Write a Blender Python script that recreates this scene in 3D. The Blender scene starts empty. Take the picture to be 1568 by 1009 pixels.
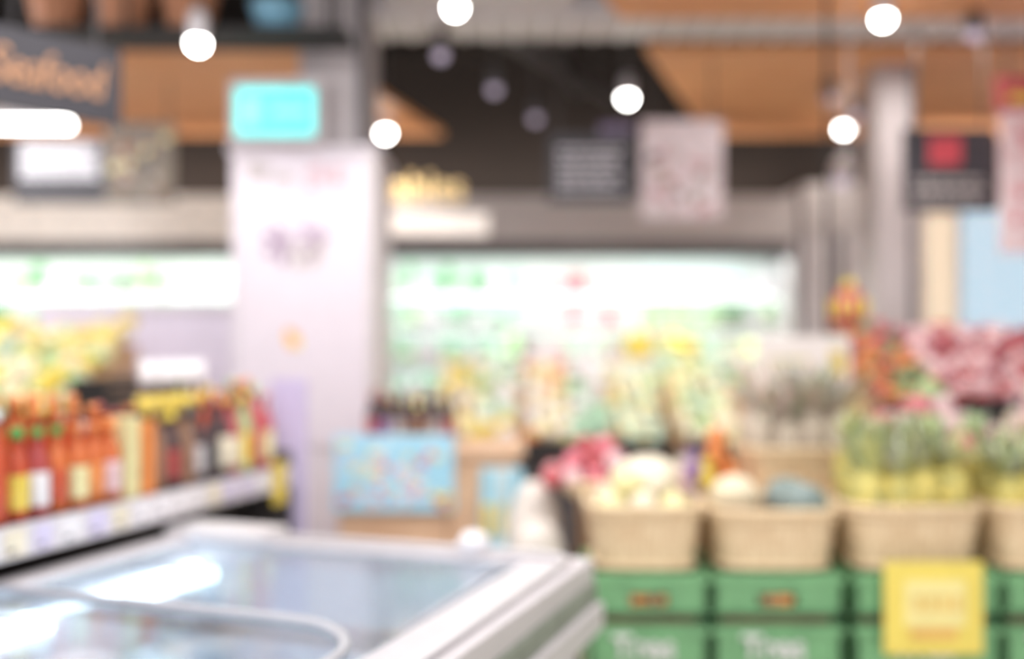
import bpy, math, random
from mathutils import Matrix, Vector
random.seed(7)
sc = bpy.context.scene
sc.view_settings.view_transform = 'Standard'
R = random.uniform

def C(r, g, b):
    f = lambda c: (c/255)/12.92 if c/255 <= .04045 else ((c/255+.055)/1.055)**2.4
    return (f(r), f(g), f(b), 1)
def haze_mix(rgb, k=.16):  # veiling haze put into base colours by mixing toward pale grey
    return tuple(c*(1-k)+t*k for c, t in zip(rgb, (228, 220, 220)))

_m = {}
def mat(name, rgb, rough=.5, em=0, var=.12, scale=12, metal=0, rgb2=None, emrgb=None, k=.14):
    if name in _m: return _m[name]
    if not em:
        rgb = haze_mix(rgb, k); rgb2 = haze_mix(rgb2, k) if rgb2 else None
    m = bpy.data.materials.new(name); m.use_nodes = True
    nt = m.node_tree; p = nt.nodes['Principled BSDF']
    p.inputs['Roughness'].default_value = rough
    p.inputs['Metallic'].default_value = metal
    c = C(*rgb)
    tc = nt.nodes.new('ShaderNodeTexCoord'); no = nt.nodes.new('ShaderNodeTexNoise')
    no.inputs['Scale'].default_value = scale; no.inputs['Detail'].default_value = 3
    cr = nt.nodes.new('ShaderNodeValToRGB')
    c2 = C(*rgb2) if rgb2 else tuple(max(0, x*(1-var*2)) for x in c[:3])+(1,)
    cr.color_ramp.elements[0].position = .35; cr.color_ramp.elements[1].position = .65
    cr.color_ramp.elements[0].color = c2; cr.color_ramp.elements[1].color = c
    nt.links.new(tc.outputs['Object'], no.inputs['Vector'])
    nt.links.new(no.outputs['Fac'], cr.inputs['Fac'])
    nt.links.new(cr.outputs['Color'], p.inputs['Base Color'])
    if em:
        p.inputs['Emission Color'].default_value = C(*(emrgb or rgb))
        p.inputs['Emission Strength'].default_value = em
    _m[name] = m
    return m

def wood_mat(name, a, b, axis_scale=(1, 14, 14), rough=.5):
    m = bpy.data.materials.new(name); m.use_nodes = True
    nt = m.node_tree; p = nt.nodes['Principled BSDF']; p.inputs['Roughness'].default_value = rough
    tc = nt.nodes.new('ShaderNodeTexCoord'); mp = nt.nodes.new('ShaderNodeMapping')
    mp.inputs['Scale'].default_value = axis_scale
    no = nt.nodes.new('ShaderNodeTexNoise'); no.inputs['Scale'].default_value = 2; no.inputs['Detail'].default_value = 5
    cr = nt.nodes.new('ShaderNodeValToRGB')
    cr.color_ramp.elements[0].position = .3; cr.color_ramp.elements[1].position = .7
    cr.color_ramp.elements[0].color = C(*a); cr.color_ramp.elements[1].color = C(*b)
    nt.links.new(tc.outputs['Object'], mp.inputs['Vector']); nt.links.new(mp.outputs['Vector'], no.inputs['Vector'])
    nt.links.new(no.outputs['Fac'], cr.inputs['Fac']); nt.links.new(cr.outputs['Color'], p.inputs['Base Color'])
    return m

class B:
    def __init__(s, name, loc=(0, 0, 0), rz=0):
        s.name = name; s.loc = loc; s.rz = rz
        s.v = []; s.f = []; s.mi = []; s.sm = []; s.mats = []
    def idx(s, m):
        if m not in s.mats: s.mats.append(m)
        return s.mats.index(m)
    def add(s, vs, fs, m, M=None, smooth=False, per=None):
        o = len(s.v)
        if M is not None: vs = [tuple(M @ Vector(v)) for v in vs]
        s.v += [tuple(v) for v in vs]
        for i, f in enumerate(fs):
            s.f.append(tuple(k+o for k in f)); s.mi.append(s.idx(per[i] if per else m)); s.sm.append(smooth)
    def box(s, x0, x1, y0, y1, z0, z1, m, M=None):
        vs = [(x, y, z) for z in (z0, z1) for y in (y0, y1) for x in (x0, x1)]
        fs = [(0, 2, 3, 1), (4, 5, 7, 6), (0, 1, 5, 4), (2, 6, 7, 3), (0, 4, 6, 2), (1, 3, 7, 5)]
        s.add(vs, fs, m, M)
    def prism(s, pts, z0, z1, m, M=None):
        n = len(pts)
        vs = [(x, y, z0) for x, y in pts]+[(x, y, z1) for x, y in pts]
        fs = [tuple(range(n))[::-1], tuple(range(n, 2*n))]+[(i, (i+1) % n, n+(i+1) % n, n+i) for i in range(n)]
        s.add(vs, fs, m, M)
    def lathe(s, prof, m, M=None, seg=14, smooth=True, ms=None, sx=1, sy=1):
        vs = []; fs = []; per = []
        for r, z in prof:
            for k in range(seg):
                a = 2*math.pi*k/seg
                vs.append((r*math.cos(a)*sx, r*math.sin(a)*sy, z))
        for i in range(len(prof)-1):
            for k in range(seg):
                k2 = (k+1) % seg
                fs.append((i*seg+k, i*seg+k2, (i+1)*seg+k2, (i+1)*seg+k)); per.append(ms[i] if ms else m)
        fs.append(tuple(range(seg))[::-1]); per.append(ms[0] if ms else m)
        t = (len(prof)-1)*seg
        fs.append(tuple(range(t, t+seg))); per.append(ms[-1] if ms else m)
        s.add(vs, fs, m, M, smooth, per)
    def sph(s, c, r, m, seg=12, rings=8, crumple=0, rot=None):
        if not hasattr(r, '__len__'): r = (r, r, r)
        vs = []; fs = []
        for i in range(rings+1):
            t = math.pi*i/rings
            for k in range(seg):
                a = 2*math.pi*k/seg; q = 1+R(-crumple, crumple)
                vs.append((r[0]*math.sin(t)*math.cos(a)*q, r[1]*math.sin(t)*math.sin(a)*q, -r[2]*math.cos(t)*q))
        for i in range(rings):
            for k in range(seg):
                k2 = (k+1) % seg
                fs.append((i*seg+k, i*seg+k2, (i+1)*seg+k2, (i+1)*seg+k))
        M = Matrix.Translation(c)
        if rot: M = M @ Matrix.Rotation(rot[0], 4, 'X') @ Matrix.Rotation(rot[1], 4, 'Z')
        s.add(vs, fs, m, M, True)
    def tube(s, path, r, m, seg=8):
        path = [Vector(p) for p in path]; n = len(path); vs = []; fs = []
        for i, p in enumerate(path):
            d = (path[min(i+1, n-1)]-path[max(i-1, 0)]).normalized()
            up = Vector((0, 0, 1)) if abs(d.z) < .9 else Vector((1, 0, 0))
            a = d.cross(up).normalized(); b = a.cross(d)
            for k in range(seg):
                t = 2*math.pi*k/seg; vs.append(tuple(p+a*r*math.cos(t)+b*r*math.sin(t)))
        for i in range(n-1):
            for k in range(seg):
                k2 = (k+1) % seg; fs.append((i*seg+k, i*seg+k2, (i+1)*seg+k2, (i+1)*seg+k))
        fs.append(tuple(range(seg))[::-1]); fs.append(tuple(range((n-1)*seg, n*seg)))
        s.add(vs, fs, m, None, True)
    def leaf(s, p, az, el, L, w, m, droop=.6, n=5):
        p = Vector(p); vs = []; fs = []
        side = Vector((-math.sin(az), math.cos(az), 0)); e = el
        for i in range(n+1):
            t = i/n; ww = w*math.sin(math.pi*(.15+.85*t))*.5 if t < 1 else .0005
            vs += [tuple(p-side*ww), tuple(p+side*ww)]
            p = p+Vector((math.cos(az)*math.cos(e), math.sin(az)*math.cos(e), math.sin(e)))*(L/n)
            e -= droop/n
        for i in range(n): fs.append((2*i, 2*i+1, 2*i+3, 2*i+2))
        s.add(vs, fs, m, None, True)
    def done(s, bevel=0, parent=None):
        me = bpy.data.meshes.new(s.name); me.from_pydata(s.v, [], s.f)
        for m in s.mats: me.materials.append(m)
        me.polygons.foreach_set('material_index', s.mi); me.polygons.foreach_set('use_smooth', s.sm)
        me.update()
        o = bpy.data.objects.new(s.name, me); sc.collection.objects.link(o)
        o.location = s.loc; o.rotation_euler = (0, 0, s.rz)
        if bevel:
            b = o.modifiers.new('bevel', 'BEVEL'); b.width = bevel; b.segments = 3; b.limit_method = 'ANGLE'
        if parent: o.parent = parent
        return o

def text(body, parent, loc, width, height, m, rz=0, name='lettering', shear=0, bold=.012):
    cu = bpy.data.curves.new(name, 'FONT'); cu.body = body; cu.size = 1; cu.extrude = .02; cu.shear = shear
    cu.offset = bold
    o = bpy.data.objects.new(name, cu); sc.collection.objects.link(o); cu.materials.append(m)
    bpy.context.view_layer.update()
    dx, dy = max(o.dimensions.x, .01), max(o.dimensions.y, .01)
    o.parent = parent; o.location = loc; o.rotation_euler = (math.pi/2, 0, rz)
    o.scale = (width/dx, height/dy, .25)
    return o

# ------------------------------------------------------------------ palette
white = mat('white_paint', (232, 228, 232), .4, var=.03)
offwhite = mat('offwhite_metal', (212, 206, 210), .3, var=.04)
grey = mat('grey_paint', (178, 170, 168), .6, var=.06)
lgrey = mat('light_grey', (200, 194, 196), .5, var=.06)
dgrey = mat('dark_grey', (74, 70, 72), .5, var=.1, k=.08)
black = mat('black_board', (46, 43, 51), .5, var=.1, k=.04)
dark = mat('dark_recess', (34, 30, 30), .7, var=.1, k=.03)
red = mat('red', (214, 58, 48), .3); dred = mat('dark_red', (168, 50, 48), .3)
mred = mat('muted_red', (196, 78, 84), .22); mred2 = mat('muted_wine', (156, 70, 84), .22)
orange = mat('orange', (236, 132, 56), .3); yellow = mat('yellow', (244, 212, 70), .25)
lyellow = mat('pale_yellow', (246, 236, 170), .25); cream = mat('cream', (244, 232, 204), .4)
green = mat('green', (96, 176, 104), .3); lgreen = mat('leaf_light_green', (178, 214, 148), .25)
pgreen = mat('pale_green', (208, 236, 210), .25); dgreen = mat('leaf_dark_green', (88, 128, 80), .4)
mint = mat('mint_green', (174, 218, 186), .25)
capgreen = mat('cap_green', (16, 160, 62), .35, k=.05)
pink = mat('pink', (232, 120, 136), .25); lpink = mat('light_pink', (246, 206, 210), .3)
purple = mat('purple', (140, 104, 158), .45); lav = mat('lavender', (210, 200, 232), .5, var=.04)
sky = mat('sky_blue', (150, 214, 236), .5, var=.05); cyanp = mat('pale_cyan', (200, 234, 244), .5, var=.05)
wine = mat('dark_bottle_glass', (64, 44, 46), .15); amber = mat('orange_sauce', (210, 98, 40), .25, k=.12)
amber2 = mat('red_orange_sauce', (202, 70, 34), .25, k=.12)
brown = mat('brown', (140, 98, 72), .6)
lamp_on = mat('lamp_lens', (255, 252, 248), .4, em=38); lamp_dim = mat('lamp_lens_dim', (200, 188, 212), .4, em=.5)
tube_on = mat('tube_glow', (255, 255, 250), .4, em=14)
fstreak = mat('freezer_streak_glow', (215, 240, 250), .4, em=11)
led = mat('fridge_led', (240, 255, 250), .4, em=17)
ffill = mat('freezer_fill_glow', (225, 242, 255), .4, em=26)
slat = wood_mat('slat_wood', (208, 144, 98), (230, 170, 122))
wood = wood_mat('stand_wood', (186, 146, 110), (214, 178, 140))
cardb = wood_mat('cardboard', (206, 166, 134), (222, 186, 154), (3, 3, 3))

# ------------------------------------------------------------------ room shell
fl = mat('floor_tile', (232, 222, 212), .3, scale=3, var=.05)
b = B('floor'); b.box(-7, 7, -1.5, 9.3, -.1, 0, fl); b.done()
b = B('ceiling'); b.box(-7, 7, -1.5, 9.3, 4.2, 4.3, mat('ceiling_dark', (42, 34, 30), .9, var=.1, k=0)); b.done()
wb = mat('wall_dark_brown', (50, 40, 35), .8, var=.06, scale=2, k=0)
wl = mat('wall_plaster', (186, 178, 174), .8, var=.05, scale=2)
b = B('wall_back'); b.box(-7, 7, 9.2, 9.3, 0, 4.2, wb); b.done()
b = B('wall_left'); b.box(-7.1, -7, -1.5, 9.3, 0, 4.2, wl); b.done()
b = B('wall_right'); b.box(7, 7.1, -1.5, 9.3, 0, 4.2, wl); b.done()

def raft(pts_l, x1, y0, y1, right_side=False, z=3.42):
    b = B('slatted_wood_ceiling_panel')
    (ya, xa), (yb, xb) = pts_l
    y = y0
    while y < y1-.02:
        ye = min(y+.115, y1)
        e0 = xa+(xb-xa)*(y-ya)/(yb-ya); e1 = xa+(xb-xa)*(ye-ya)/(yb-ya)
        if right_side: b.prism([(x1, y), (e0, y), (e1, ye), (x1, ye)], z, z+.05, slat)
        else: b.prism([(e0, y), (x1, y), (x1, ye), (e1, ye)], z, z+.05, slat)
        y = ye+.012
    xs = [x1*.95, (x1+xa)*.5]
    for x in xs:
        b.box(x-.03, x+.03, y0, y1, z+.05, z+.1, dgrey)
        for yy in (y0+.2, y1-.2): b.tube([(x, yy, z+.1), (x, yy, 4.2)], .008, dgrey)
    b.done()
raft([(6.25, -1.28), (8.8, -.6)], -5.2, 6.25, 8.8, True)
raft([(6.3, .84), (8.8, 1.72)], 6.2, 6.3, 8.8)
raft([(4.6, .2), (5.7, .62)], 6.2, 4.6, 5.7)

b = B('ceiling_duct')
b.box(-1.0, 6.2, 5.8, 6.2, 3.46, 3.62, lgrey)
for i in range(44):
    x = -.95+i*.16; b.box(x, x+.03, 5.79, 6.2, 3.445, 3.46, white)
b.box(-.7, .35, 5.0, 5.8, 3.5, 3.62, lgrey)
for x in (-.9, .9, 2.7, 4.5): b.box(x, x+.03, 5.9, 5.93, 3.62, 4.2, dgrey)
b.done(.006)
b = B('ceiling_pipe')
b.tube([(-.5, 6.3, 3.75), (.95, 8.9, 3.75)], .05, dgrey, 12)
b.tube([(.1, 6.3, 3.9), (.6, 9.1, 3.9)], .06, dgrey, 12)
for p in ((-.27, 6.7, 3.75), (.7, 8.45, 3.75)): b.tube([p, (p[0], p[1], 4.2)], .01, dgrey)
b.done()

def spot(x, y, z, on=True, power=40, top=4.2, size=2.2):
    b = B('ceiling_spotlight', (x, y, z))
    b.lathe([(.04, .01), (.045, .02), (.048, .1), (.04, .15), (.02, .17)], offwhite if on else dgrey, seg=20)
    lm = lamp_on if on else lamp_dim
    b.sph((0, 0, .0), (.042, .042, .042), lm, 16, 10)
    b.tube([(0, 0, .16), (0, 0, top-z)], .008, dgrey)
    o = b.done()
    if on and power:
        l = bpy.data.lights.new('lamp', 'SPOT'); l.energy = power; l.spot_size = size; l.spot_blend = .6
        l.shadow_soft_size = .05; l.color = (1, .95, .88)
        lo = bpy.data.objects.new('lamp', l); sc.collection.objects.link(lo); lo.parent = o; lo.location = (0, 0, -.08)
for a in [(-1.546, 4.9, 3.03, True, 25), (-.285, 5.0, 3.24, True, 50), (-1.03, 8.1, 3.3, True, 30), (.81, 7.0, 3.3, True, 140), (1.99, 5.34, 3.3, True, 50, 3.42), (2.65, 7.95, 3.3, True, 12, 3.42)]:
    spot(*a)
for x, y, t in [(-.43, 6.0, 3.46), (-.12, 6.77, 4.2), (.18, 7.6, 4.2), (2.6, 5.6, 3.42), (2.23, 7, 3.42), (2.6, 7.5, 3.42)]:
    spot(x, y, 3.3, False, 0, t)
b = B('pendant_lamp', (2.6, 7.84, 2.88))
b.lathe([(.1, 0), (.095, .06), (.06, .15), (.02, .18)], lgrey, seg=20); b.sph((0, 0, 0), .07, lamp_dim)
b.tube([(0, 0, .17), (0, 0, .54)], .008, dgrey); b.done()

# ------------------------------------------------------------------ column with posters
colm = mat('column_panel', (206, 198, 206), .5, var=.03, k=0)
colg = mat('column_grey', (182, 173, 175), .5, var=.05, k=0)
b = B('clad_column')
b.box(-1.55, -.755, 5.5, 6.2, 0, 2.64, colm)
b.box(-1.2, -.82, 5.62, 6.1, 2.64, 4.2, colg)
b.box(-.87, -.82, 5.60, 5.62, 2.64, 4.2, dgrey)
b.box(-1.57, -.735, 5.48, 6.22, 2.61, 2.65, colm)
b.box(-1.57, -.735, 5.48, 6.22, 0, .12, dgrey)
b.box(-1.17, -1.165, 5.495, 5.5, .1, 2.6, lgrey)
b.box(-.80, -.755, 5.49, 5.5, .1, 2.6, lgrey)
column = b.done(.006)
b = B('fruit_poster')
b.box(-1.5, -.8, 5.485, 5.499, 1.0, 2.58, mat('poster_paper', (210, 201, 211), .5, var=.02, k=0))
pur = mat('grape_ink', (122, 96, 126), .5, rgb2=(158, 134, 164)); rose = mat('rose_ink', (190, 140, 146), .5, rgb2=(202, 172, 184))
for i in range(34):
    a = R(0, 6.28); q = R(0, 1)**.5
    b.sph((-1.20+.18*q*math.cos(a), 5.484, 2.10+.12*q*math.sin(a)), (.03, .003, .03), random.choice([pur, pur, grey, lgrey]), 10, 6)
for i in range(9):
    b.sph((-1.04+R(-.08, .08), 5.484, 2.47+R(-.07, .07)), (.03, .003, .024), rose, 10, 6)
for i in range(4): b.sph((-1.30+R(-.15, .15), 5.484, 2.50+R(-.04, .04)), (.06, .003, .03), colg, 10, 6)
for i in range(6): b.sph((-1.215+R(-.03, .03), 5.484, 1.58+R(-.04, .04)), (.022, .003, .028), orange if i % 2 else yellow, 10, 6)
b.done(parent=column)

b = B('exit_sign')
b.box(-1.54, -1.03, 5.42, 5.6, 2.651, 3.0, colg)
b.box(-1.50, -1.075, 5.405, 5.42, 2.69, 2.945, mat('exit_glow', (80, 225, 222), .4, em=.9))
b.box(-1.46, -1.38, 5.40, 5.405, 2.74, 2.9, mat('exit_pict', (130, 238, 234), .4, em=.8))
b.box(-1.3, -1.12, 5.40, 5.405, 2.80, 2.84, mat('exit_pict', (160, 245, 240)))
b.done(.006)

# ------------------------------------------------------------------ signs
bigtxt = mat('orange_letters', (200, 146, 106), .4, em=.12)
wtxt = mat('white_letters', (205, 200, 208), .4, em=.12)
def lines(b, x0, x1, y, z0, z1, n, m):
    h = (z1-z0)/n
    for i in range(n):
        z = z0+i*h+h*.3; x = x0
        e = x1-R(0, .2)*(x1-x0)
        while x < e:
            w = R(.03, .08); b.box(x, min(x+w, e), y-.006, y, z, z+h*.42, m); x += w+.015
def cords(b, xs, y, z0, z1=4.2):
    for x in xs: b.tube([(x, y, z0), (x, y, z1)], .006, dgrey)
b = B('seafood_sign', (-1.71, 4.36, 0), math.radians(45))
b.box(-1.5, 0, 0, .04, 2.5, 2.83, black)
cords(b, (-1.3, -.1), .02, 2.83)
o = b.done(.004); text('Food & Seafood', o, (-1.0, -.005, 2.60), .92, .15, bigtxt, shear=.2, bold=0)

b = B('hanging_text_sign'); b.box(.24, .80, 6.5, 6.54, 2.49, 2.94, black); cords(b, (.3, .74), 6.52, 2.94)
lines(b, .3, .74, 6.5, 2.54, 2.86, 6, wtxt)
b.box(.58, .8, 6.56, 6.6, 2.86, 3.02, mat('sign_purple', (110, 92, 130), .5)); b.done(.004)
b = B('hanging_text_sign'); b.box(-3.5, -2.85, 7, 7.04, 2.56, 3.02, black); cords(b, (-3.4, -2.95), 7.02, 3.02)
lines(b, -3.45, -2.9, 7.0, 2.72, 3.0, 5, mat('bright_letters', (225, 225, 232), .4, em=.5))  # strong light on the lettering put in as glow and a pale band
b.box(-3.46, -2.9, 6.995, 7.0, 2.75, 2.98, mat('sign_painted_light_band', (180, 180, 190), .4)); b.done(.004)
b = B('hanging_text_sign'); b.box(2.33, 2.87, 5.9, 5.94, 2.35, 2.84, black); cords(b, (2.4, 2.8), 5.92, 2.84, 3.46)
b.box(2.47, 2.66, 5.89, 5.9, 2.62, 2.79, mat('sign_red', (196, 72, 84), .4, em=.1)); lines(b, 2.38, 2.82, 5.9, 2.38, 2.56, 3, grey); b.done(.004)

b = B('hanging_photo_banner'); b.box(.84, 1.37, 6.46, 6.48, 2.38, 3.02, mat('banner_pink', (222, 208, 214), .5, rgb2=(190, 172, 176), scale=7)); cords(b, (.9, 1.3), 6.47, 3.02)
for i in range(34): b.sph((R(.9, 1.3), 6.458, R(2.42, 2.8)), (R(.02, .05), .003, R(.02, .04)), random.choice([rose, grey, lgrey, white, rose, brown, dgrey]), 10, 6)
b.done()
b = B('hanging_photo_banner'); b.box(-2.84, -2.36, 6.96, 6.98, 2.55, 3.12, mat('banner_olive', (124, 112, 92), .5, rgb2=(84, 76, 68), scale=7)); cords(b, (-2.8, -2.4), 6.97, 3.12, 3.42)
for i in range(30): b.sph((R(-2.8, -2.4), 6.958, R(2.6, 3.05)), (R(.02, .04), .003, R(.02, .04)), random.choice([dgrey, brown, brown, grey, lyellow]), 10, 6)
b.done()
b = B('red_white_banner'); b.box(2.82, 3.16, 5.74, 5.76, 2.08, 2.9, mat('banner_white', (236, 220, 224), .5, rgb2=(226, 186, 192), scale=9))
b.box(2.80, 3.18, 5.73, 5.77, 2.9, 3.1, mred); b.box(2.86, 3.1, 5.725, 5.73, 2.95, 3.0, yellow)
for i in range(14): b.sph((R(2.87, 3.12), 5.738, R(2.13, 2.85)), (.03, .003, .04), pink if i % 2 else lpink, 10, 6)
cords(b, (2.86, 3.12), 5.75, 3.1); b.done()

b = B('fluorescent_tube_light'); b.tube([(-3.6, 4.6, 2.56), (-2.04, 4.6, 2.56)], .025, tube_on, 14)
b.box(-3.6, -2.06, 4.57, 4.63, 2.585, 2.625, offwhite); cords(b, (-3.4, -2.3), 4.6, 2.625); b.done()

b = B('hanging_shelf'); b.box(-3.6, -.86, 5.15, 5.45, 3.16, 3.2, dark)
for x in (-3.5, -2.0, -.95):
    for y in (5.165, 5.44): b.tube([(x, y, 3.2), (x, y, 4.2)], .012, dark)
shelf = b.done()
wick = wood_mat('wicker_brown', (140, 92, 68), (196, 136, 100), (30, 30, 40), .7)
def round_basket(name, x, y, z, r, h, m):
    b = B(name, (x, y, z))
    prof = [(r*.7, 0)]
    for i in range(9):
        t = i/8; prof.append((r*(.74+.26*t)+(.008 if i % 2 else 0), .01+h*t))
    prof += [(r+.02, h+.02), (r-.03, h+.01), (r*.7, .03)]
    b.lathe(prof, m, seg=24)
    b.tube([(r*math.cos(t*math.pi/10), 0, h+r*.7*math.sin(t*math.pi/10)) for t in range(11)], .012, m)
    return b.done()
for x in (-2.42, -2.07, -1.72): round_basket('wicker_basket', x, 5.3, 3.201, .145, .2, wick)
b = B('blue_storage_tub', (-1.25, 5.3, 3.201)); b.lathe([(.1, 0), (.14, .14), (.15, .15), (.12, .13), (.1, .02)], mat('tub_blue', (110, 170, 200), .4), seg=20); b.done()

# ------------------------------------------------------------------ refrigerated multideck cases
caseint = mat('case_white', (232, 240, 236), .4, var=.02)
def multideck(x0, x1, sections, yf=8.35, yb=9.15, fascia=grey, low=white):
    b = B('refrigerated_produce_case')
    b.box(x0, x1, yb-.06, yb, 0, 2.83, caseint)
    b.box(x0, x1, yf, yb, 0, .74, low); b.box(x0, x1, yf-.03, yf+.04, .70, .86, offwhite)
    b.box(x0, x1, yf, yb-.06, 2.45, 2.83, fascia); b.box(x0, x1, yf+.01, yf+.06, 2.31, 2.45, dgrey)
    for x in (x0, x1-.05): b.box(x, x+.05, yf, yb, .74, 2.45, lgrey)
    b.box(x0+.1, x1-.1, yf+.1, yf+.16, 2.40, 2.44, led)
    for i, z in enumerate((1.13, 1.43, 1.73, 2.03)):
        d = .52-.06*i
        b.box(x0+.05, x1-.05, yb-.06-d, yb-.06, z-.02, z, caseint)
        b.box(x0+.05, x1-.05, yb-.075-d, yb-.06-d, z-.035, z+.03, offwhite)
        b.box(x0+.06, x1-.06, yb-.05-d, yb-.02-d, z-.035, z-.021, led)
    case = b.done()
    for nm, sx0, sx1, rows in sections:
        p = B(nm)
        for i, z in enumerate((.75, 1.13, 1.43, 1.73, 2.03)):
            d = .62 if i == 0 else .52-.06*(i-1)
            ms = rows[i]; x = sx0+.05
            while x < sx1-.03:
                r = R(.045, .07); m = random.choice(ms)
                for k in range(int(d/.14)):
                    y = yb-.06-d+.07+k*.14
                    lev = 1+int(R(0, 2.2))
                    for q in range(lev):
                        if m in (white, offwhite, cyanp, lpink, cream, lav, lgrey):
                            h = R(.12, .2)
                            if q: continue
                            p.box(x-r*.8, x+r*.8, y-.05, y+.05, z+.002, z+h, m)
                        else:
                            p.sph((x+R(-.01, .01), y, z+.05+q*.085+(.06 if i == 0 else 0)*k), (r, r, .055), m, 10, 6, .12)
                x += 2*r
        p.done(parent=case)
G = [lgreen, pgreen, mint, white, mint, pgreen, white]
W = [white, cyanp, white, offwhite, lav, lgrey]
multideck(-1.4, 2.4, [
    ('packaged_salad_greens', -1.3, .12, [[yellow, lgreen, pgreen, white, orange], [mint, pgreen, white], G, [pgreen, mint, mint, lgreen, white], [mint, pgreen, mint, green, white]]),
    ('packaged_herbs_and_meats', .14, 1.0, [[lgreen, lyellow, orange, white], [white, pgreen, mint], [white, pgreen, lpink], [lpink, white, pink, white], [lpink, pink, mred, lgrey, lpink]]),
    ('packaged_vegetables', 1.02, 2.33, [[yellow, lgreen, red, white], [lyellow, yellow, lgreen], [lyellow, yellow, pgreen, cream], [lgreen, dgreen, lgreen, white], W]),
])
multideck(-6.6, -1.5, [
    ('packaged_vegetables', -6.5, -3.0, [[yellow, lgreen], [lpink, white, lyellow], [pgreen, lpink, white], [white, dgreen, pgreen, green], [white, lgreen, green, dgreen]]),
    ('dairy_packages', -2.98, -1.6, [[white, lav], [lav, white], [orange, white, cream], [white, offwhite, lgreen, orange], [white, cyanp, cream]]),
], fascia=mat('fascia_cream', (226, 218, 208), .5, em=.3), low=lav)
def area(name, loc, rot, sx, sy, e, col=(1, 1, 1), parent=None):
    l = bpy.data.lights.new(name, 'AREA'); l.shape = 'RECTANGLE'; l.size = sx; l.size_y = sy; l.energy = e; l.color = col
    o = bpy.data.objects.new(name, l); sc.collection.objects.link(o); o.location = loc; o.rotation_euler = rot
    if parent: o.parent = parent
area('case_canopy_light', (.5, 8.42, 2.29), (math.radians(15), 0, 0), 3.6, .1, 9, (.98, 1, .98))
area('case_canopy_light', (-4.0, 8.42, 2.29), (math.radians(20), 0, 0), 5, .1, 14, (1, 1, .98))

warm = mat('warm_letters', (236, 204, 146), .4, em=.95)
b = B('vegetables_sign'); b.box(-1.75, -.35, 8.42, 8.46, 2.83, 2.86, dgrey); o = b.done()
text('Vegetables', o, (-1.7, 8.345, 2.80), 1.3, .29, warm, bold=.014)
b = B('fascia_light_bar'); b.box(-1.38, -.2, 8.30, 8.348, 2.50, 2.67, mat('bar_glow', (250, 240, 232), .4, em=.55)); b.done(.01)

b = B('lavender_service_counter')
b.box(-3.2, -1.65, 6.7, 7.3, 0, 1.8, mat('counter_lilac', (226, 216, 236), .5, var=.03)); b.box(-3.23, -1.62, 6.67, 7.33, 1.8, 1.85, white)
b.box(-2.45, -2.44, 6.695, 6.7, .1, 1.78, lgrey); b.box(-3.2, -1.65, 6.72, 7.3, 0, .1, dgrey); b.done(.006)
b = B('black_produce_crate'); b.box(-2.28, -1.85, 5.2, 5.6, 0, 1.18, dgrey); b.box(-2.3, -1.83, 5.18, 5.62, 1.18, 1.22, dark)
for x in (-2.3, -1.85): b.box(x, x+.02, 5.18, 5.62, 1.22, 1.37, dark)
for z in (1.23, 1.29, 1.34): b.box(-2.3, -1.83, 5.18, 5.2, z, z+.03, dark); b.box(-2.3, -1.83, 5.6, 5.62, z, z+.03, dark)
b.done(.004)

# ------------------------------------------------------------------ right-hand background
b = B('structural_column'); b.box(2.42, 2.66, 6.6, 6.9, 0, 4.2, colg); b.box(2.40, 2.68, 6.58, 6.92, 0, .15, dgrey); b.box(2.64, 2.67, 6.59, 6.6, .15, 4.2, dgrey); b.done(.01)
b = B('partition_pier'); b.box(2.45, 3.1, 8.3, 8.9, 0, 2.9, lgrey); b.box(2.43, 3.12, 8.28, 8.92, 2.5, 2.92, grey); b.box(2.7, 2.76, 8.29, 8.3, 0, 2.5, dgrey); b.done(.01)
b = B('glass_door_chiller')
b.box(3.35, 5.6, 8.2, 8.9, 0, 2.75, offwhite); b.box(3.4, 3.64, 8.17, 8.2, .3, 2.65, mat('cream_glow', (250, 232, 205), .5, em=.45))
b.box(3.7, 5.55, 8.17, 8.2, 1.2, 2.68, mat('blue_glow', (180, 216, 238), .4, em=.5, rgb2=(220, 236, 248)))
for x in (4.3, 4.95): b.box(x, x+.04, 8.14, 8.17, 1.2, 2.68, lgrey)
b.done(.008)

# ------------------------------------------------------------------ promo display (middle)
b = B('cardboard_promo_display')
b.box(-.80, .03, 4.6, 5.1, 0, 1.03, cardb); b.box(-.83, .06, 4.57, 5.13, 1.03, 1.07, cardb)
b.box(-.3, -.29, 4.595, 4.6, 0, 1.03, brown); promo = b.done(.004)
b = B('promo_poster'); b.box(-.815, -.265, 4.555, 4.575, .78, 1.13, mat('poster_sky', (164, 214, 236), .5, rgb2=(136, 202, 230), scale=6))
for i in range(60):
    b.sph((R(-.77, -.31), 4.554, R(.82, 1.09)), (R(.015, .035), .003, R(.012, .025)), random.choice([lpink, pink, sky, lyellow, cyanp, lyellow, lpink, lav]), 10, 6)
for i in range(8): b.sph((-.34+R(-.06, .06), 4.553, .83+R(-.03, .03)), (.02, .003, .018), random.choice([yellow, pink]), 10, 6)
b.done(parent=promo)
def bottle(b, x, y, z, h, r, body, label, cap, neck=.6):
    prof = [(r*.85, 0), (r, .02*h), (r, .12*h), (r*1.02, .13*h), (r*1.02, .5*h), (r, .51*h), (r, neck*h), (r*.75, (neck+.1)*h), (r*.4, (neck+.2)*h), (r*.38, .9*h), (r*.5, .9*h), (r*.48, h), (r*.05, h)]
    b.lathe(prof, body, Matrix.Translation((x, y, z)), 12, True, [body]*3+[label]*2+[body]*4+[cap]*3)
b = B('dark_sauce_bottles')
for i in range(7):
    for k in range(3): bottle(b, -.66+i*.06, 4.68+k*.1, 1.071, R(.22, .27), .027, wine, random.choice([dred, brown, purple, grey]), random.choice([wine, brown, dred, grey]))
b.done()
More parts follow.
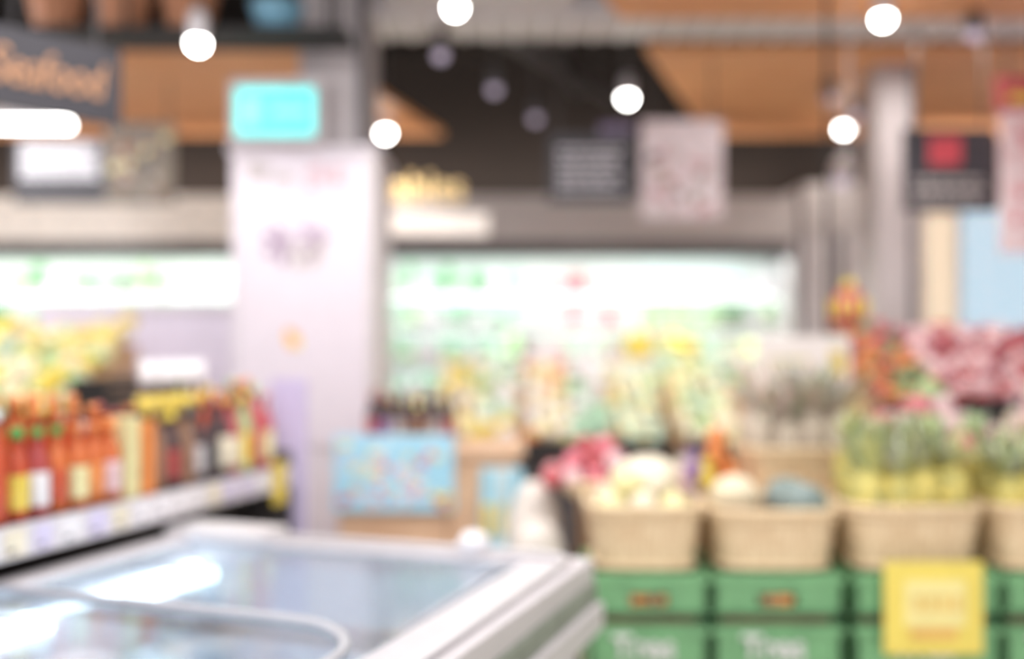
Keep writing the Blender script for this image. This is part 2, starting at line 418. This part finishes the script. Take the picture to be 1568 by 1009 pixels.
b = B('blue_yellow_snack_packs')
for i in range(3):
    b.box(-.14+i*.065, -.082+i*.065, 4.5, 4.56, .62, .98, random.choice([sky, cyanp])); b.box(-.13+i*.065, -.09+i*.065, 4.495, 4.5, .68, .82, lyellow if i % 2 else yellow)
b.box(-.16, .06, 4.46, 4.565, .58, .62, white); b.box(-.15, -.13, 4.48, 4.56, 0, .58, white); b.box(.03, .05, 4.48, 4.56, 0, .58, white)
b.done(.006)
b = B('white_paper_sacks')
for x, y, h, r in ((.10, 4.3, .95, .11), (.11, 4.05, .82, .11)):
    b.lathe([(r*.9, 0), (r*1.05, .1), (r, h*.5), (r*1.05, h*.8), (r*.8, h*.93), (r*.4, h), (r*.1, h)], mat('sack_cream', (236, 226, 216), .6), Matrix.Translation((x, y, 0)), 16, sy=.8)
b.done()

def island(x0, x1, y0, y1, zf, zb, groups, name):
    b = B('produce_island_bin')
    b.prism([(x0, y0), (x1, y0), (x1, y1), (x0, y1)], 0, zf-.14, dgrey)
    b.box(x0-.02, x1+.02, y0-.02, y0+.03, zf-.16, zf, dark)
    b.add([(x0, y0, zf-.14), (x1, y0, zf-.14), (x1, y1, zb-.06), (x0, y1, zb-.06), (x0, y1, zf-.14), (x1, y1, zf-.14)], [(0, 1, 2, 3), (0, 3, 4), (1, 5, 2), (3, 2, 5, 4)], wood)
    bn = b.done()
    p = B(name)
    n = len(groups); w = (x1-x0)/n
    for g, (r, ms) in enumerate(groups):
        x = x0+g*w+r
        while x < x0+(g+1)*w-r*.3:
            y = y0+.05+r
            while y < y1:
                z = zf-.09+(zb-.06-zf+.14)*(y-y0)/(y1-y0)+r*R(.5, 1.8)
                p.sph((x+R(-.02, .02), y+R(-.02, .02), z), (r, r, r*.92), random.choice(ms), 12, 8, .03)
                y += 1.8*r
            x += 1.9*r
    p.done(parent=bn)
island(-.5, .95, 6.0, 7.1, .98, 1.36, [(.055, [yellow, lyellow, lgreen, cream]), (.06, [pgreen, lgreen, yellow, white]), (.05, [orange, lyellow, cream, white]), (.065, [pgreen, white, mint]), (.05, [lyellow, pgreen, cream])], 'assorted_fruit')
island(1.0, 2.3, 5.7, 6.8, 1.0, 1.4, [(.05, [lyellow, cream, lgreen, pgreen]), (.05, [lyellow, lpink, lgreen, pgreen]), (.05, [lgreen, lyellow, lpink, cream])], 'pears_and_apples')
island(-3.9, -2.33, 5.0, 6.2, 1.2, 1.62, [(.06, [lyellow, yellow, pgreen, cream]), (.06, [lyellow, yellow, pgreen, cream]), (.055, [lyellow, lgreen, cream, yellow])], 'bagged_fruit')
island(1.85, 3.3, 4.9, 5.9, 1.28, 1.60, [(.045, [mred, green, orange, dgreen]), (.045, [mred, mred2, lpink]), (.045, [mred2, mred, lpink]), (.045, [mred2, pink, mred])], 'red_apples')

# ------------------------------------------------------------------ green crates + baskets (right foreground)
crate = mat('crate_green', (106, 170, 112), .45, var=.08, k=.12)
crated = mat('crate_green_dark', (50, 110, 62), .5)
def crate_one(b, x0, x1, y0, y1, z0, z1, slot=True):
    t = .02; h = z1-z0
    b.box(x0, x1, y0, y1, z0, z0+.02, crate)
    xm = (x0+x1)/2
    for (ya, yb_) in ((y0, y0+t), (y1-t, y1)):
        if slot:
            b.box(x0, x1, ya, yb_, z0+.02, z0+h*.2, crate); b.box(x0, xm-.07, ya, yb_, z0+h*.2, z0+h*.52, crate)
            b.box(xm+.07, x1, ya, yb_, z0+h*.2, z0+h*.52, crate); b.box(x0, x1, ya, yb_, z0+h*.52, z1, crate)
        else: b.box(x0, x1, ya, yb_, z0+.02, z1, crate)
    b.box(x0, x0+t, y0, y1, z0+.02, z1, crate); b.box(x1-t, x1, y0, y1, z0+.02, z1, crate)
    b.box(x0-.008, x1+.008, y0-.008, y0, z1-.03, z1-.005, crate); b.box(x0-.006, x1+.006, y0-.006, y0, z0, z0+.015, crated)
    for x in (x0+.01, x1-.03): b.box(x, x+.02, y0-.008, y0, z0+.02, z1-.03, crate)
def crate_stack(x0, x1):
    b = B('green_plastic_crate_stack')
    crate_one(b, x0, x1, 3.52, 3.96, 0, .25, False); crate_one(b, x0, x1, 3.52, 3.96, .255, .54, False); crate_one(b, x0, x1, 3.52, 3.96, .575, .722)
    b.box(x0+.03, x1-.03, 3.55, 3.92, .54, .574, brown)
    b.box(x0+.03, x1-.03, 3.56, 3.92, .60, .70, brown)
    for i in range(8): b.sph((R(x0+.15, x1-.15), 3.55, .625), .026, brown if i % 2 else orange)
    o = b.done(.003)
    text('Tres', o, ((x0+x1)/2-.13, 3.508, .425), .22, .09, mat('crate_lettering', (236, 240, 236), .4), bold=.02)
    return o
stacks = [crate_stack(*a) for a in ((.275, .69), (.715, 1.165), (1.215, 1.72), (1.745, 2.16))]

wk = wood_mat('wicker_straw', (206, 174, 134), (244, 224, 188), (60, 60, 8), .6)
def wicker(name, cx, cy, z, w, d, h):
    b = B(name, (cx, cy, z)); n = 72; rings = 14
    vs = []; fs = []
    for i in range(rings+1):
        t = i/rings; s = .86+.14*t
        for k in range(n):
            a = 2*math.pi*k/n; c_, s_ = math.cos(a), math.sin(a)
            e = .45; x = math.copysign(abs(c_)**e, c_)*w/2*s; y = math.copysign(abs(s_)**e, s_)*d/2*s
            bump = 1+.012*(1 if (k//2+i) % 2 else -1)
            vs.append((x*bump, y*bump, h*t))
    for i in range(rings):
        for k in range(n):
            k2 = (k+1) % n; fs.append((i*n+k, i*n+k2, (i+1)*n+k2, (i+1)*n+k))
    fs.append(tuple(range(n))[::-1])
    b.add(vs, fs, wk, None, True)
    def ring(zz, sc_, r):
        pts = []
        for k in range(49):
            a = 2*math.pi*k/48; c_, s_ = math.cos(a), math.sin(a)
            pts.append((math.copysign(abs(c_)**.45, c_)*w/2*sc_, math.copysign(abs(s_)**.45, s_)*d/2*sc_, zz))
        b.tube(pts, r, wk)
    ring(h, 1.0, .014); ring(h-.025, 1.0, .01); ring(.014, .87, .012)
    b.box(-w*.4, w*.4, -d*.4, d*.4, h*.55, h*.7, brown)
    return b.done()
wicker('wicker_produce_basket', .485, 3.73, .725, .41, .4, .225)
wicker('wicker_produce_basket', .95, 3.73, .725, .46, .4, .21)
wicker('wicker_produce_basket', 1.455, 3.73, .725, .49, .4, .225)
wicker('wicker_produce_basket', 1.945, 3.73, .725, .42, .4, .225)

b = B('wooden_produce_stand')
b.box(.3, 2.6, 4.05, 4.85, .86, .9, wood); b.box(.32, 2.58, 4.07, 4.1, .5, .86, wood)
b.box(1.55, 2.55, 4.1, 4.8, .9, 1.07, wood)
for x in (.32, 1.4, 2.52):
    for y in (4.07, 4.77): b.box(x, x+.06, y, y+.06, 0, .86, wood)
b.done(.004)
wicker('wicker_produce_basket', .42, 4.27, .902, .40, .36, .06)
wicker('wicker_produce_basket', 1.22, 4.3, .902, .48, .4, .2)

def pile(name, cx, cy, z, w, d, r, ms, lay=2, sq=1, cr=.02):
    b = B(name)
    for L in range(lay):
        ww, dd = w*(1-.28*L), d*(1-.28*L)
        nx, ny = max(1, int(ww/(2*r))), max(1, int(dd/(2*r)))
        for i in range(nx):
            for j in range(ny):
                b.sph((cx+(i-(nx-1)/2)*2*r*.98+R(-.01, .01), cy+(j-(ny-1)/2)*2*r*.98+R(-.01, .01), z+r*sq+L*r*1.45*sq), (r, r, r*sq), random.choice(ms), 14, 10, cr, (R(-.5, .5), R(0, 6)))
    b.done()
pile('yellow_pomelos', .47, 3.72, .89, .37, .36, .055, [cream, lyellow, cream, lyellow], 2)
b = B('fruit_net_bag')
b.lathe([(.05, 0), (.12, .03), (.13, .07), (.11, .11), (.06, .13), (.05, .14)], cream, Matrix.Translation((.52, 3.82, .97)), 16); b.done()
pile('dragon_fruit', .35, 4.27, .94, .46, .36, .045, [pink, pink, lpink, mred], 3, .95, .06)
pile('oranges', .86, 4.21, .903, .3, .2, .045, [orange, orange, orange, mat('soft_orange', (244, 160, 100)), lpink], 4)
pile('cantaloupe_melons', .84, 3.72, .885, .22, .36, .095, [mat('melon_rind', (236, 222, 192), .6, rgb2=(214, 200, 162), scale=40)], 1, .85)
pile('green_melons', 1.06, 3.72, .875, .2, .36, .09, [mat('melon_dark', (124, 142, 140), .5, rgb2=(86, 106, 100), scale=30)], 1, .85)
b = B('paper_wrapped_fruit')
for i in range(5): b.lathe([(.03, 0), (.045, .04), (.04, .08), (.02, .1), (.04, .13)], [lpink, cream, purple, lav, yellow][i], Matrix.Translation((.66+i*.025, 3.92+.02*(i % 2), .93+.03*(i % 3))), 10)
b.done()

pine = mat('pineapple_skin', (228, 206, 96), .6, rgb2=(160, 158, 84), scale=22)
leafm = mat('pineapple_leaf', (184, 200, 150), .5, rgb2=(138, 160, 116)); leafg = mat('grey_green_leaf', (196, 200, 176), .6, rgb2=(148, 158, 134))
leafy = mat('yellow_green_leaf', (220, 218, 140), .5, rgb2=(176, 186, 108)); leafp = mat('pinkish_leaf', (226, 202, 192), .5)
def pineapples(name, x0, x1, y0, y1, z, nx, ny, h, L, lms, skin, w=.03, nl=22):
    b = B(name)
    for i in range(nx):
        for j in range(ny):
            x = x0+(x1-x0)*(i+.5)/nx+R(-.01, .01); y = y0+(y1-y0)*(j+.5)/ny; zz = z+.03*j+R(-.02, .02)
            r = h*.34
            prof = [(r*.5, 0)]
            for k in range(1, 10):
                t = k/10; prof.append((r*(math.sin(math.pi*(.12+.78*t))**.5)*(1.05 if k % 2 else .97), h*t))
            prof.append((r*.3, h))
            b.lathe(prof, skin, Matrix.Translation((x, y, zz)), 12)
            for q in range(nl):
                b.leaf((x, y, zz+h*.96), R(0, 6.28), R(.5, 1.5), L*R(.7, 1.1), w, random.choice(lms), R(.2, .9))
    b.done()
PL = [leafm, leafm, leafg, leafy, leafy, leafg]
pineapples('pineapples', 1.25, 1.66, 3.58, 3.9, .88, 4, 3, .2, .2, PL, pine, .025, 17)
pineapples('pineapples', 1.76, 2.14, 3.58, 3.9, .88, 4, 3, .18, .17, PL, pine, .025, 17)
pineapples('artichoke_plants', 1.0, 1.44, 4.15, 4.46, 1.06, 4, 2, .18, .27, [leafg, leafg, leafp, leafm, lgrey, leafp], mat('bulb', (210, 194, 176), .6, rgb2=(180, 168, 146)), .022, 22)
pile('mixed_apples', 1.85, 4.45, 1.072, .6, .6, .05, [mred, pink, lpink, mred2, lpink, lgreen], 4)
pile('peaches', 2.36, 4.45, 1.072, .36, .5, .05, [pink, lpink, lpink, cream, mred], 4)

b = B('yellow_price_placard'); b.box(1.30, 1.645, 3.475, 3.483, .45, .775, mat('placard_yellow', (240, 218, 88), .5, var=.03))
b.box(1.37, 1.58, 3.47, 3.475, .55, .71, mat('placard_cream', (246, 234, 150), .5, var=.02)); b.box(1.39, 1.55, 3.466, 3.47, .51, .54, mat('placard_orange', (236, 180, 90), .5))
for i in range(4): b.box(1.4+i*.045, 1.43+i*.045, 3.466, 3.47, .6, .66, mat('placard_ink', (238, 204, 110)))
b.box(1.36, 1.38, 3.483, 3.51, .7, .76, dgrey); b.box(1.56, 1.58, 3.483, 3.51, .7, .76, dgrey); b.done(parent=stacks[2])
b = B('white_price_card'); b.box(1.2, 1.66, 4.88, 4.89, 1.35, 1.59, mat('card_white', (232, 226, 222), .5, var=.02))
lines(b, 1.26, 1.5, 4.88, 1.38, 1.5, 2, lyellow); b.box(1.56, 1.63, 4.874, 4.88, 1.4, 1.52, yellow)
b.tube([(1.55, 4.9, 1.55), (1.55, 4.9, 4.2)], .011, dark); b.tube([(1.3, 4.9, 0), (1.3, 4.9, 1.4)], .009, dgrey); b.done()
b = B('red_hanging_lantern', (1.69, 5.0, 1.6))
b.lathe([(.03, 0), (.03, .03), (.07, .06), (.09, .13), (.07, .2), (.035, .23), (.03, .27)], mred, seg=16, ms=[yellow, mred, mred, mred, mred, yellow])
for k in range(8): b.tube([(.03*math.cos(k*.785), .03*math.sin(k*.785), -.1), (.03*math.cos(k*.785), .03*math.sin(k*.785), .02)], .005, mred)
for k in range(8):
    a = k*.785; b.sph((.085*math.cos(a), .085*math.sin(a), .13), (.018, .018, .05), yellow)
b.tube([(0, 0, .26), (0, 0, 1.82)], .005, lgrey); b.done()

# ------------------------------------------------------------------ sauce shelf (left)
RZ = -math.radians(15.7)
b = B('grocery_shelf', (-1.34, 2.6, 0), RZ)
b.box(-.55, 0, -1.1, 1.56, 1.0, 1.04, dgrey)
b.box(0, .012, -1.1, 1.56, .955, 1.045, offwhite)
y = -1.08
while y < 1.5:
    w = R(.06, .085); b.box(.012, .016, y, y+w, .965, 1.035, random.choice([white, white, cream, lav])); b.box(.016, .018, y+.01, y+w*.5, .975, .985, dgrey); y += w+R(.015, .05)
b.box(.012, .02, 1.40, 1.5, .9, 1.07, yellow)
b.box(-.6, -.18, -1.1, 1.56, 0, 1.0, dark); b.box(-.18, -.1, -1.1, 1.56, 0, .12, dark)
b.box(-.18, -.1, -1.1, 1.56, .7, .72, dgrey)
b.box(-.6, -.55, -1.1, 1.56, 1.04, 1.12, dgrey)
b.box(-.6, .0, 1.56, 1.585, 0, 1.1, dgrey); b.box(-.10, .06, 1.585, 1.61, 0, 1.40, mat('end_panel_lavender', (200, 188, 226), .5, var=.04))
b.done(.003)
b = B('sauce_bottles', (-1.34, 2.6, 0), RZ); z = 1.042
y = -1.05
pale = [lyellow, cream, white, yellow, lpink]
while y < 1.5:
    for k, x in enumerate((-.05, -.125, -.2, -.275, -.35, -.43)):
        xx = x+R(-.006, .006)
        if y < .1: bottle(b, xx, y, z, .3 if k else .31, .032, amber if k % 2 else amber2, random.choice([orange, amber2, amber2, lyellow, amber]), white)
        elif y < .24:
            if k < 2: bottle(b, xx, y, z, .25, .032, [amber2, dred][int(y > .17)], [yellow, white][int(y > .17)], capgreen)
            elif k < 4: bottle(b, xx, y, z, .3, .033, amber, amber2, orange)
        elif y < .57:
            if k < 2: bottle(b, xx, y, z, .25+.05*k, .033, [amber, amber2][k], random.choice([yellow, lyellow, lpink, orange, amber2]), [capgreen if y < .3 else orange, orange][k])
            elif k < 5: bottle(b, xx, y, z, .33, .034, amber, amber2 if k % 2 else lyellow, orange)
        elif y < .71:
            if k < 4: b.box(xx-.028, xx+.028, y-.03, y+.03, z, z+R(.2, .27), random.choice([lyellow, cream, lpink, yellow, cream, orange]))
        elif y < 1.25:
            if k == 2 and y > .88: bottle(b, xx, y, z, .43, .034, wine, brown, white, .5); b.lathe([(.036, .24), (.037, .31)], yellow, Matrix.Translation((xx, y, z)), 10); b.lathe([(.024, .35), (.026, .36), (.024, .435)], white, Matrix.Translation((xx, y, z)), 10)
            elif k < 3 and y < 1.1: bottle(b, xx, y, z, R(.24, .28), .031, random.choice([wine, wine, brown]), random.choice([wine, lgrey, dgrey, brown, grey, dred]), random.choice([yellow, wine, dgrey, dgrey]))
            elif k < 4: bottle(b, xx, y, z, R(.26, .31), .031, random.choice([amber2, mred, wine]), random.choice(pale+[mred]), random.choice([capgreen, orange, mred]))
        else:
            if k < 5: bottle(b, xx, y, z, R(.28, .36), .032, random.choice([mred, amber, wine, lgreen, mred2]), random.choice(pale+[mred, orange]), random.choice([capgreen, yellow, mred, lgreen, orange]))
    y += .078
b.done()

# ------------------------------------------------------------------ island freezer
fz = mat('freezer_white', (208, 202, 205), .35, var=.02, k=0); fgrey = mat('freezer_grey', (184, 184, 190), .35, var=.04, k=0)
fint = mat('freezer_interior', (216, 224, 232), .4, var=.03)
fin = mat('freezer_trim', (212, 208, 210), .3, var=.03, k=0)
gm = bpy.data.materials.new('freezer_glass'); gm.use_nodes = True
nt = gm.node_tree; nt.nodes.clear()
out = nt.nodes.new('ShaderNodeOutputMaterial'); mx = nt.nodes.new('ShaderNodeMixShader')
tr = nt.nodes.new('ShaderNodeBsdfTransparent'); gl = nt.nodes.new('ShaderNodeBsdfGlossy'); fr = nt.nodes.new('ShaderNodeFresnel'); ad = nt.nodes.new('ShaderNodeMath')
tr.inputs['Color'].default_value = (.96, .985, .995, 1); gl.inputs['Roughness'].default_value = .12; fr.inputs['IOR'].default_value = 1.4
ad.operation = 'MULTIPLY_ADD'; ad.inputs[1].default_value = .7; ad.inputs[2].default_value = .02
nt.links.new(fr.outputs[0], ad.inputs[0]); nt.links.new(ad.outputs[0], mx.inputs[0]); nt.links.new(tr.outputs[0], mx.inputs[1]); nt.links.new(gl.outputs[0], mx.inputs[2]); nt.links.new(mx.outputs[0], out.inputs[0])
b = B('island_freezer', (.24, 2.92, 0), -math.radians(20))
Wd, Ln = 1.42, 2.1
b.box(-Wd+.05, -.05, -Ln+.05, -.05, .08, .45, fgrey); b.box(-Wd+.1, -.1, -Ln+.1, -.1, 0, .08, dark)
for x in (-Wd+.04, -.10): b.box(x, x+.06, -Ln+.04, -.04, .45, .835, fint)
for y in (-Ln+.04, -.10): b.box(-Wd+.04, -.04, y, y+.06, .45, .835, fint)
b.box(-.18, 0, -Ln, 0, .835, .90, fz); b.box(-Wd, -Wd+.1, -Ln, 0, .835, .90, fz); b.box(-Wd+.1, -.18, -.1, 0, .835, .90, fz); b.box(-Wd+.1, -.18, -Ln, -Ln+.12, .835, .90, fz)
b.box(-.03, .03, -Ln, .0, .70, .775, fz); b.box(-.038, .01, -Ln, .0, .775, .835, mat('groove_green', (128, 138, 124), .5))
b.box(-Wd, -Wd+.36, -.14, .03, .90, .93, fin)
b.box(-Wd+.1, -.17, -1.0, -.12, .885, .89, gm)
b.box(-Wd+.1, -.17, -Ln+.12, -.9, .905, .91, gm)
frz = b.done(.004)
b = B('lid_rails_and_glow_strips')
b.tube([(-Wd+.36, -.05, .910), (-.1, -.05, .910), (-.05, -.1, .910), (-.045, -Ln+.1, .910)], .012, fin, 10)
b.lathe([(.045, 0), (.05, .03), (.03, .06), (.01, .065)], white, Matrix.Translation((-.36, -.05, .905)), 16)
arc = [(-Wd+.08, -.93, .915), (-.44, -.93, .915)]+[(-.44+.24*math.sin(t*math.pi/12), -1.17+.24*math.cos(t*math.pi/12), .915) for t in range(1, 7)]+[(-.2, -Ln+.15, .915)]
b.tube(arc, .012, fgrey, 10)
b.tube([(-Wd+.12, -.14, .893), (-.22, -.14, .893), (-.2, -.95, .893)], .008, fgrey)
b.tube([(-1.035, -.40, .862), (-1.035, -.74, .862)], .016, fstreak, 12); b.tube([(-1.05, -1.0, .862), (-1.05, -1.5, .862)], .016, fstreak, 12)  # added glowing tubes stand in for light streaks on the glass
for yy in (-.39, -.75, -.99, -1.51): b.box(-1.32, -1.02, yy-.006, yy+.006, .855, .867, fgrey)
b.box(-Wd+.1, -Wd+.12, -Ln+.12, -.12, .795, .815, ffill); b.box(-.13, -.11, -Ln+.12, -.12, .79, .815, ffill)  # glow strips added under the rim to brighten the freezer interior
b.box(-Wd+.15, -.15, -Ln+.10, -Ln+.12, .79, .815, ffill)
b.done(parent=frz)
b = B('frozen_food_packages')
pk = [mat('pack_a', (204, 216, 228), .4), mat('pack_b', (184, 202, 220), .4), mat('pack_c', (222, 224, 228), .4), mat('pack_d', (196, 182, 174), .5), mat('pack_e', (168, 190, 210), .4)]
y = -Ln+.14
while y < -.24:
    x = -Wd+.12
    while x < -.28:
        w = R(.12, .17); zt = R(.62, .69)
        M = Matrix.Translation((x+w/2, y+.07, 0)) @ Matrix.Rotation(R(-.05, .05), 4, 'Z')
        b.box(-w/2+.002, w/2-.002, -.07, .07, .452, zt, random.choice(pk), M); b.box(-w/2+.03, w/2-.03, -.04, .04, zt, zt+.004, random.choice([white, cyanp, fgrey, lgrey]), M)
        x += w
    y += .145
b.done(parent=frz)

# ------------------------------------------------------------------ lights
area('overhead_fill_light', (-.3, 3.2, 3.3), (0, 0, 0), 4.5, 2.0, 112, (1, .98, .97))  # unseen overhead fill added to light the near aisle
area('overhead_fill_light', (0, 0.6, 3.8), (math.radians(30), 0, 0), 6, 2.0, 125, (1, .98, .98))  # second unseen fill, added and tilted into the room
area('overhead_fill_light', (-4.3, 5.0, 3.2), (math.radians(25), math.radians(-30), 0), 1.2, 1.6, 90, (1, .98, 1))  # off-frame fill added and tilted to brighten the lilac counter
area('overhead_fill_light', (3.2, 6.0, 3.35), (0, 0, 0), 2.5, .3, 34, (1, .96, .9))
area('fill_uplight', (.3, 8.7, 2.9), (math.radians(180-50), 0, 0), 4.5, .3, 24, (1, .93, .85))  # these upward fills are added to brighten the wood panels overhead
area('fill_uplight', (-4, 8.7, 2.9), (math.radians(180-50), 0, 0), 4, .3, 22, (1, .93, .85))
area('fill_uplight', (4.4, 8.5, 2.9), (math.radians(180-50), 0, 0), 2.4, .3, 26, (1, .93, .85))
w = bpy.data.worlds.new('store_ambient'); sc.world = w; w.use_nodes = True
w.node_tree.nodes['Background'].inputs[0].default_value = (1, .965, .955, 1); w.node_tree.nodes['Background'].inputs[1].default_value = 1.15

# ------------------------------------------------------------------ camera
cd = bpy.data.cameras.new('camera'); cam = bpy.data.objects.new('camera', cd); sc.collection.objects.link(cam)
cam.location = (0, 0, 1.5); cam.rotation_euler = (math.pi/2, 0, 0)
cd.lens = 35; cd.sensor_width = 36; cd.shift_y = .024; cd.clip_start = .05
cd.dof.use_dof = True; cd.dof.focus_distance = 1.4; cd.dof.aperture_fstop = .82
sc.camera = cam
